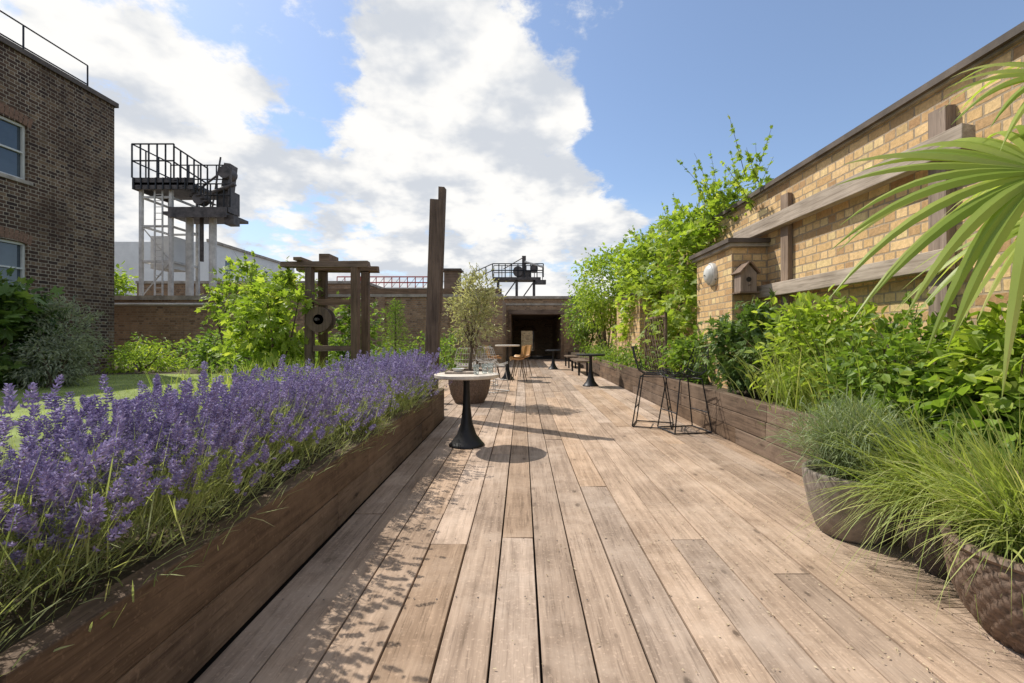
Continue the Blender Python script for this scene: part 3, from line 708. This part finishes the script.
for x in (-1.8,-.4,.9): b.box(x-.1,x+.1,Y+.2,Y+.4,0,5.55,'darksteel','legs')
for x0 in (-1.8,-.4): b.tube([(x0,Y+.2,3.6),(x0+1.35,Y+.2,5.5)],.05,'darksteel','legs',5)
b.box(-.4,.7,Y+.2,Y+1.2,5.75,6.3,'darksteel','machinery'); b.box(.0,.3,Y+.3,Y+1,6.3,7.4,'darksteel','machinery'); b.tube([(.2,Y,6.9),(1.6,Y,6.5)],.08,'white','machinery',8)
b.tube([(.15,Y+.3,7.3),(-1.4,Y+.3,6.4)],.04,'darksteel','machinery',5)
b.tube([(-.3,Y,6.2),(-.3,Y+.5,6.2)],.38,'darksteel','machinery',16); b.tube([(.9,Y,6.4),(.9,Y+.3,6.4)],.3,'darksteel','machinery',14); b.box(1.0,1.8,Y,Y+.6,5.25,5.55,'darksteel','machinery'); b.build()
b=Bd('footbridge_railing'); Y=32.
b.box(-13,-5.6,Y,Y+1.5,4.5,4.75,'white','deck')
for x in np.arange(-13,-5.6,.55):
    b.tube([(x,Y,4.75),(x,Y,5.5)],.035,'red','rails',5); b.tube([(x,Y,4.75),(x+.55,Y,5.45)],.022,'white','rails',4)
for z in (5.1,5.5): b.tube([(-13,Y,z),(-5.6,Y,z)],.045,'red','rails',5)
for x in (-12,-9,-6.5): b.box(x-.1,x+.1,Y+.3,Y+.6,-.2,4.5,'darksteel','posts')
b.build()
b=Bd('white_building')
ops=[(46+i*2.2,47.2+i*2.2,z,z+1.0) for i in range(6) for z in (5.2,8.0)]
b.wall('x',-30,43.5,60,-.2,10.4,ops,'render','walls',depth=-.15)
b.wall('y',43.5,-44,-30,-.2,10.4,[],'render'); b.wall('y',60,-44,-30,-.2,10.4,[],'render')
b.add([(-44,43.5,10.4),(-30,43.5,10.4),(-30,60,10.4),(-44,60,10.4)],[[0,1,2,3]],'lead','roof'); b.box(-30.1,-29.8,43.4,60.1,10.4,10.65,'stone','parapet')
for a,e,l,h in ops: b.add([(-30.12,a,l),(-30.12,e,l),(-30.12,e,h),(-30.12,a,h)],[[0,1,2,3]],'glass','windows')
b.build()
b=Bd('brick_terrace'); b.wall('y',26,-22,-9,-.2,4.3,[],'brickB'); b.wall('x',-9,26,30,-.2,4.3,[],'brickB'); b.box(-22,-8.9,25.9,30,4.3,4.45,'stone','parapet'); b.build()
bush('distant_tree',(-24.5,26,4.2),(1.6,1.6,2.0),60,30,.35,.3,.6,'vine',OV,ground=-.1)

# ------------------------------------------------------------------ furniture
def ped_table(name,c,r,h,top='tabletop',rb=.2):
    b=Bd(name)
    b.lathe(c,[(rb,0.004),(rb,.012),(rb*.9,.03),(rb*.55,.12),(rb*.33,.25),(.045,.42),(.035,h-.1),(.05,h-.05),(.12,h-.042)],'black','pedestal',32); b.smooth('pedestal')
    b.lathe(c,[(.001,h-.042),(r-.01,h-.042),(r,h-.034),(r,h-.005),(r-.008,h),(.001,h)],top,'top',48); b.build()
ped_table('bistro_table',(-.62,5.1,0),.36,.80)
b=Bd('serving_board'); b.box(-.86,-.52,5.05,5.22,.802,.822,'greyY','board'); b.bevel('board',.006); b.build()
for gx,gy in ((-.42,5.1),(-.50,4.98),(-.36,5.2)):
    b=Bd('drinking_glass'); b.lathe((gx,gy,.802),[(.001,0),(.027,0),(.034,.11),(.031,.11),(.025,.006),(.001,.006)],'clear',seg=20); b.build()
b=Bd('table_bowl'); b.lathe((-.72,5.13,.823),[(.001,0),(.045,0),(.07,.035),(.066,.035),(.04,.006),(.001,.006)],'frame',seg=24); b.build()
ped_table('bistro_table',(1.72,11.4,0),.36,.80,'black'); ped_table('bistro_table',(-.42,13.2,0),.36,1.0,'tabletop')

def wire_stool(c,rz,seat=.72,mat='black',name='wire_bar_stool'):
    b=Bd(name); Rm=np.array(rotm(rz)); c=np.array(c,float)
    T=lambda p: tuple(Rm@np.array(p,float)+c)
    w=.23; r=.0085
    for sx in (-1,1):
        b.tube([T((sx*w*.75,.15,seat-.04)),T((sx*w,.25,.02)),T((sx*w,.24,.012)),T((sx*w,-.24,.012)),T((sx*w,-.25,.02)),T((sx*w*.75,-.15,seat-.04)),T((sx*w*.75,.15,seat-.04))],r,mat,'frame',6)
    for yy in (-.25,.25): b.tube([T((-w,yy,.014)),T((w,yy,.014))],r,mat,'frame',6)
    for yy in (-.215,.215): b.tube([T((-w*.92,yy,.26)),T((w*.92,yy,.26))],r,mat,'frame',6)
    for yy in (-.15,.15): b.tube([T((-w*.75,yy,seat-.04)),T((w*.75,yy,seat-.04))],r,mat,'frame',6)
    prof=[(-.24,seat-.03),(-.2,seat),(-.05,seat-.03),(.1,seat-.025),(.18,seat+.03),(.22,seat+.12),(.26,seat+.24),(.28,seat+.36)]
    def P(u,j):
        y,z=prof[j]; wid=[.20,.22,.23,.23,.225,.22,.2,.16][j]
        return T((u*wid,y-(.04*u*u if j>4 else 0),z+(.045*u*u if j<5 else 0)))
    for u in np.linspace(-1,1,9): b.tube([P(u,j) for j in range(8)],.0038 if abs(u)<1 else .007,mat,'shell',5)
    for j in range(8): b.tube([P(u,j) for u in np.linspace(-1,1,9)],.0038 if 0<j<7 else .007,mat,'shell',5)
    b.build()
wire_stool((1.80,6.25,0),1.2); wire_stool((2.10,5.9,0),-1.4,seat=.72)
wire_stool((-.62,10.2,0),2.5,seat=.62,mat='white',name='wire_chair'); wire_stool((-1.25,10.0,0),3.3,seat=.62,mat='white',name='wire_chair'); wire_stool((-.9,11.6,0),.3,seat=.62,mat='white',name='wire_chair')
def shell_chair(c,rz,mat='orange',seat=.62):
    b=Bd('shell_chair'); Rm=np.array(rotm(rz)); c=np.array(c,float); T=lambda p: tuple(Rm@np.array(p,float)+c)
    prof=[(-.22,seat-.03),(-.18,seat),(0,seat-.02),(.14,seat),(.2,seat+.08),(.23,seat+.22),(.25,seat+.36)]
    V=[];us=np.linspace(-1,1,9)
    for off in (0,-.02):
        for j,(y,z) in enumerate(prof):
            for u in us: V.append(T((u*.24,y-(.10*u*u if j>3 else 0)+off*.5,z+.06*u*u*(1 if j<4 else 0)+off)))
    n=len(us);m=len(prof);F=[[j*n+i,j*n+i+1,(j+1)*n+i+1,(j+1)*n+i] for j in range(m-1) for i in range(n-1)]
    F+=[[v+n*m for v in f[::-1]] for f in F]
    b.add(V,F,mat,'shell'); b.smooth('shell')
    for sx in (-1,1):
        for sy in (-1,1): b.tube([T((sx*.1,sy*.08,seat-.03)),T((sx*.21,sy*.2,0.003))],[.016,.011],'bark','legs',6)
    b.build()
shell_chair((-.1,12.7,0),-1.4); shell_chair((.05,14.2,0),-1.2); shell_chair((-.85,13.4,0),1.7)
def bench(c,L,rz=0):
    b=Bd('wooden_bench')
    x,y,z=c
    b.box(x-.2,x+.2,y-L/2,y+L/2,.42,.47,'sleeperY','seat'); 
    for yy in (y-L/2+.15,y+L/2-.15): b.box(x-.16,x-.1,yy-.03,yy+.03,.003,.42,'black','legs'); b.box(x+.1,x+.16,yy-.03,yy+.03,.003,.42,'black','legs')
    b.build()
bench((1.95,15.5,0),2.2); bench((2.0,18.8,0),1.6); ped_table('bistro_table',(1.2,17.5,0),.3,.74,'black')

# ------------------------------------------------------------------ light & world
sd=Vector((-.65,.47,1.0)).normalized()
L=bpy.data.lights.new('sun','SUN'); L.energy=5.0; L.angle=R(.53); L.color=(1,.94,.85)
so=bpy.data.objects.new('sun',L); scene.collection.objects.link(so); so.rotation_euler=sd.to_track_quat('Z','Y').to_euler(); so.location=(-20,15,30)
W=bpy.data.worlds.new('World'); scene.world=W; W.use_nodes=True; W.node_tree.nodes.clear()
s=NT('w',W.node_tree); out=s.n('ShaderNodeOutputWorld')
sky=s.n('ShaderNodeTexSky',sky_type='NISHITA',sun_disc=False,sun_elevation=math.asin(sd.z),sun_rotation=math.atan2(sd.x,sd.y),air_density=1.0,dust_density=.6,ozone_density=1.3)
g=s.n('ShaderNodeTexCoord').outputs['Generated']
dv=s.n('ShaderNodeVectorMath',{0:g},operation='NORMALIZE').outputs[0]
z=s.n('ShaderNodeSeparateXYZ',{0:dv}).outputs
zz=s.math('ADD',s.math('MAXIMUM',z[2],0.),.30)
pl=s.n('ShaderNodeCombineXYZ',{0:s.math('DIVIDE',z[0],zz),1:s.math('DIVIDE',z[1],zz),2:3.7}).outputs[0]
n1=s.noise(pl,3.1,8,.62); n2=s.noise(pl,4.5,4,.55)
tot=s.math('MULTIPLY',s.math('SUBTRACT',n1,.5),5.6)
for px,py,r,w in [(90,70,100,.3),(190,130,60,.3),(440,60,130,.45),(530,140,70,.4),(320,220,180,.36),(500,240,140,.35),(650,0,60,.7),(110,230,150,.2),(670,215,80,.65),
                  (255,25,80,-.45),(740,110,110,-.8),(900,80,230,-1.2),(640,130,50,-.5),(15,30,50,-.3),(1000,200,220,-.9),(215,165,40,-.25),(330,100,40,-.3)]:
    d=Vector(((px-522)/455,1,(338-py)/455)).normalized(); a=math.atan(1.5*r/455)
    dt=s.n('ShaderNodeVectorMath',{0:dv,1:tuple(d)},operation='DOT_PRODUCT').outputs['Value']
    tot=s.math('ADD',tot,s.math('MULTIPLY',s.maprange(dt,math.cos(a),1.0,smooth=True),w))
mask=s.maprange(tot,-.16,.42,smooth=True)
shade=s.maprange(s.math('ADD',s.math('MULTIPLY',n2,.6),s.math('MULTIPLY',n1,.4)),.42,.57,smooth=True)
cc=s.mix(shade,(4.6,4.85,5.25),(7.1,7.0,6.8))
hz=s.maprange(z[2],.0,.32,.5,0.,smooth=True)
skc=s.mix(1.0,sky.outputs[0],(1.0,1.07,1.16),'MULTIPLY')
base=s.mix(s.math('ADD',hz,.10),skc,(5.0,5.5,6.0))
fin=s.mix(mask,base,cc)
bg=s.n('ShaderNodeBackground',{'Color':fin,'Strength':.145}); s.t.links.new(bg.outputs[0],out.inputs[0])
# ------------------------------------------------------------------ camera
cam=bpy.data.cameras.new('camera'); co=bpy.data.objects.new('camera',cam); scene.collection.objects.link(co)
co.location=(0,0,1.2); co.rotation_euler=(R(90),0,0); cam.lens=16; cam.sensor_width=36; cam.shift_x=-10/1024; cam.shift_y=-3.5/1024; cam.clip_end=2000; cam.clip_start=.05
scene.camera=co
scene.view_settings.view_transform='Standard'; scene.view_settings.look='None'; scene.view_settings.exposure=0
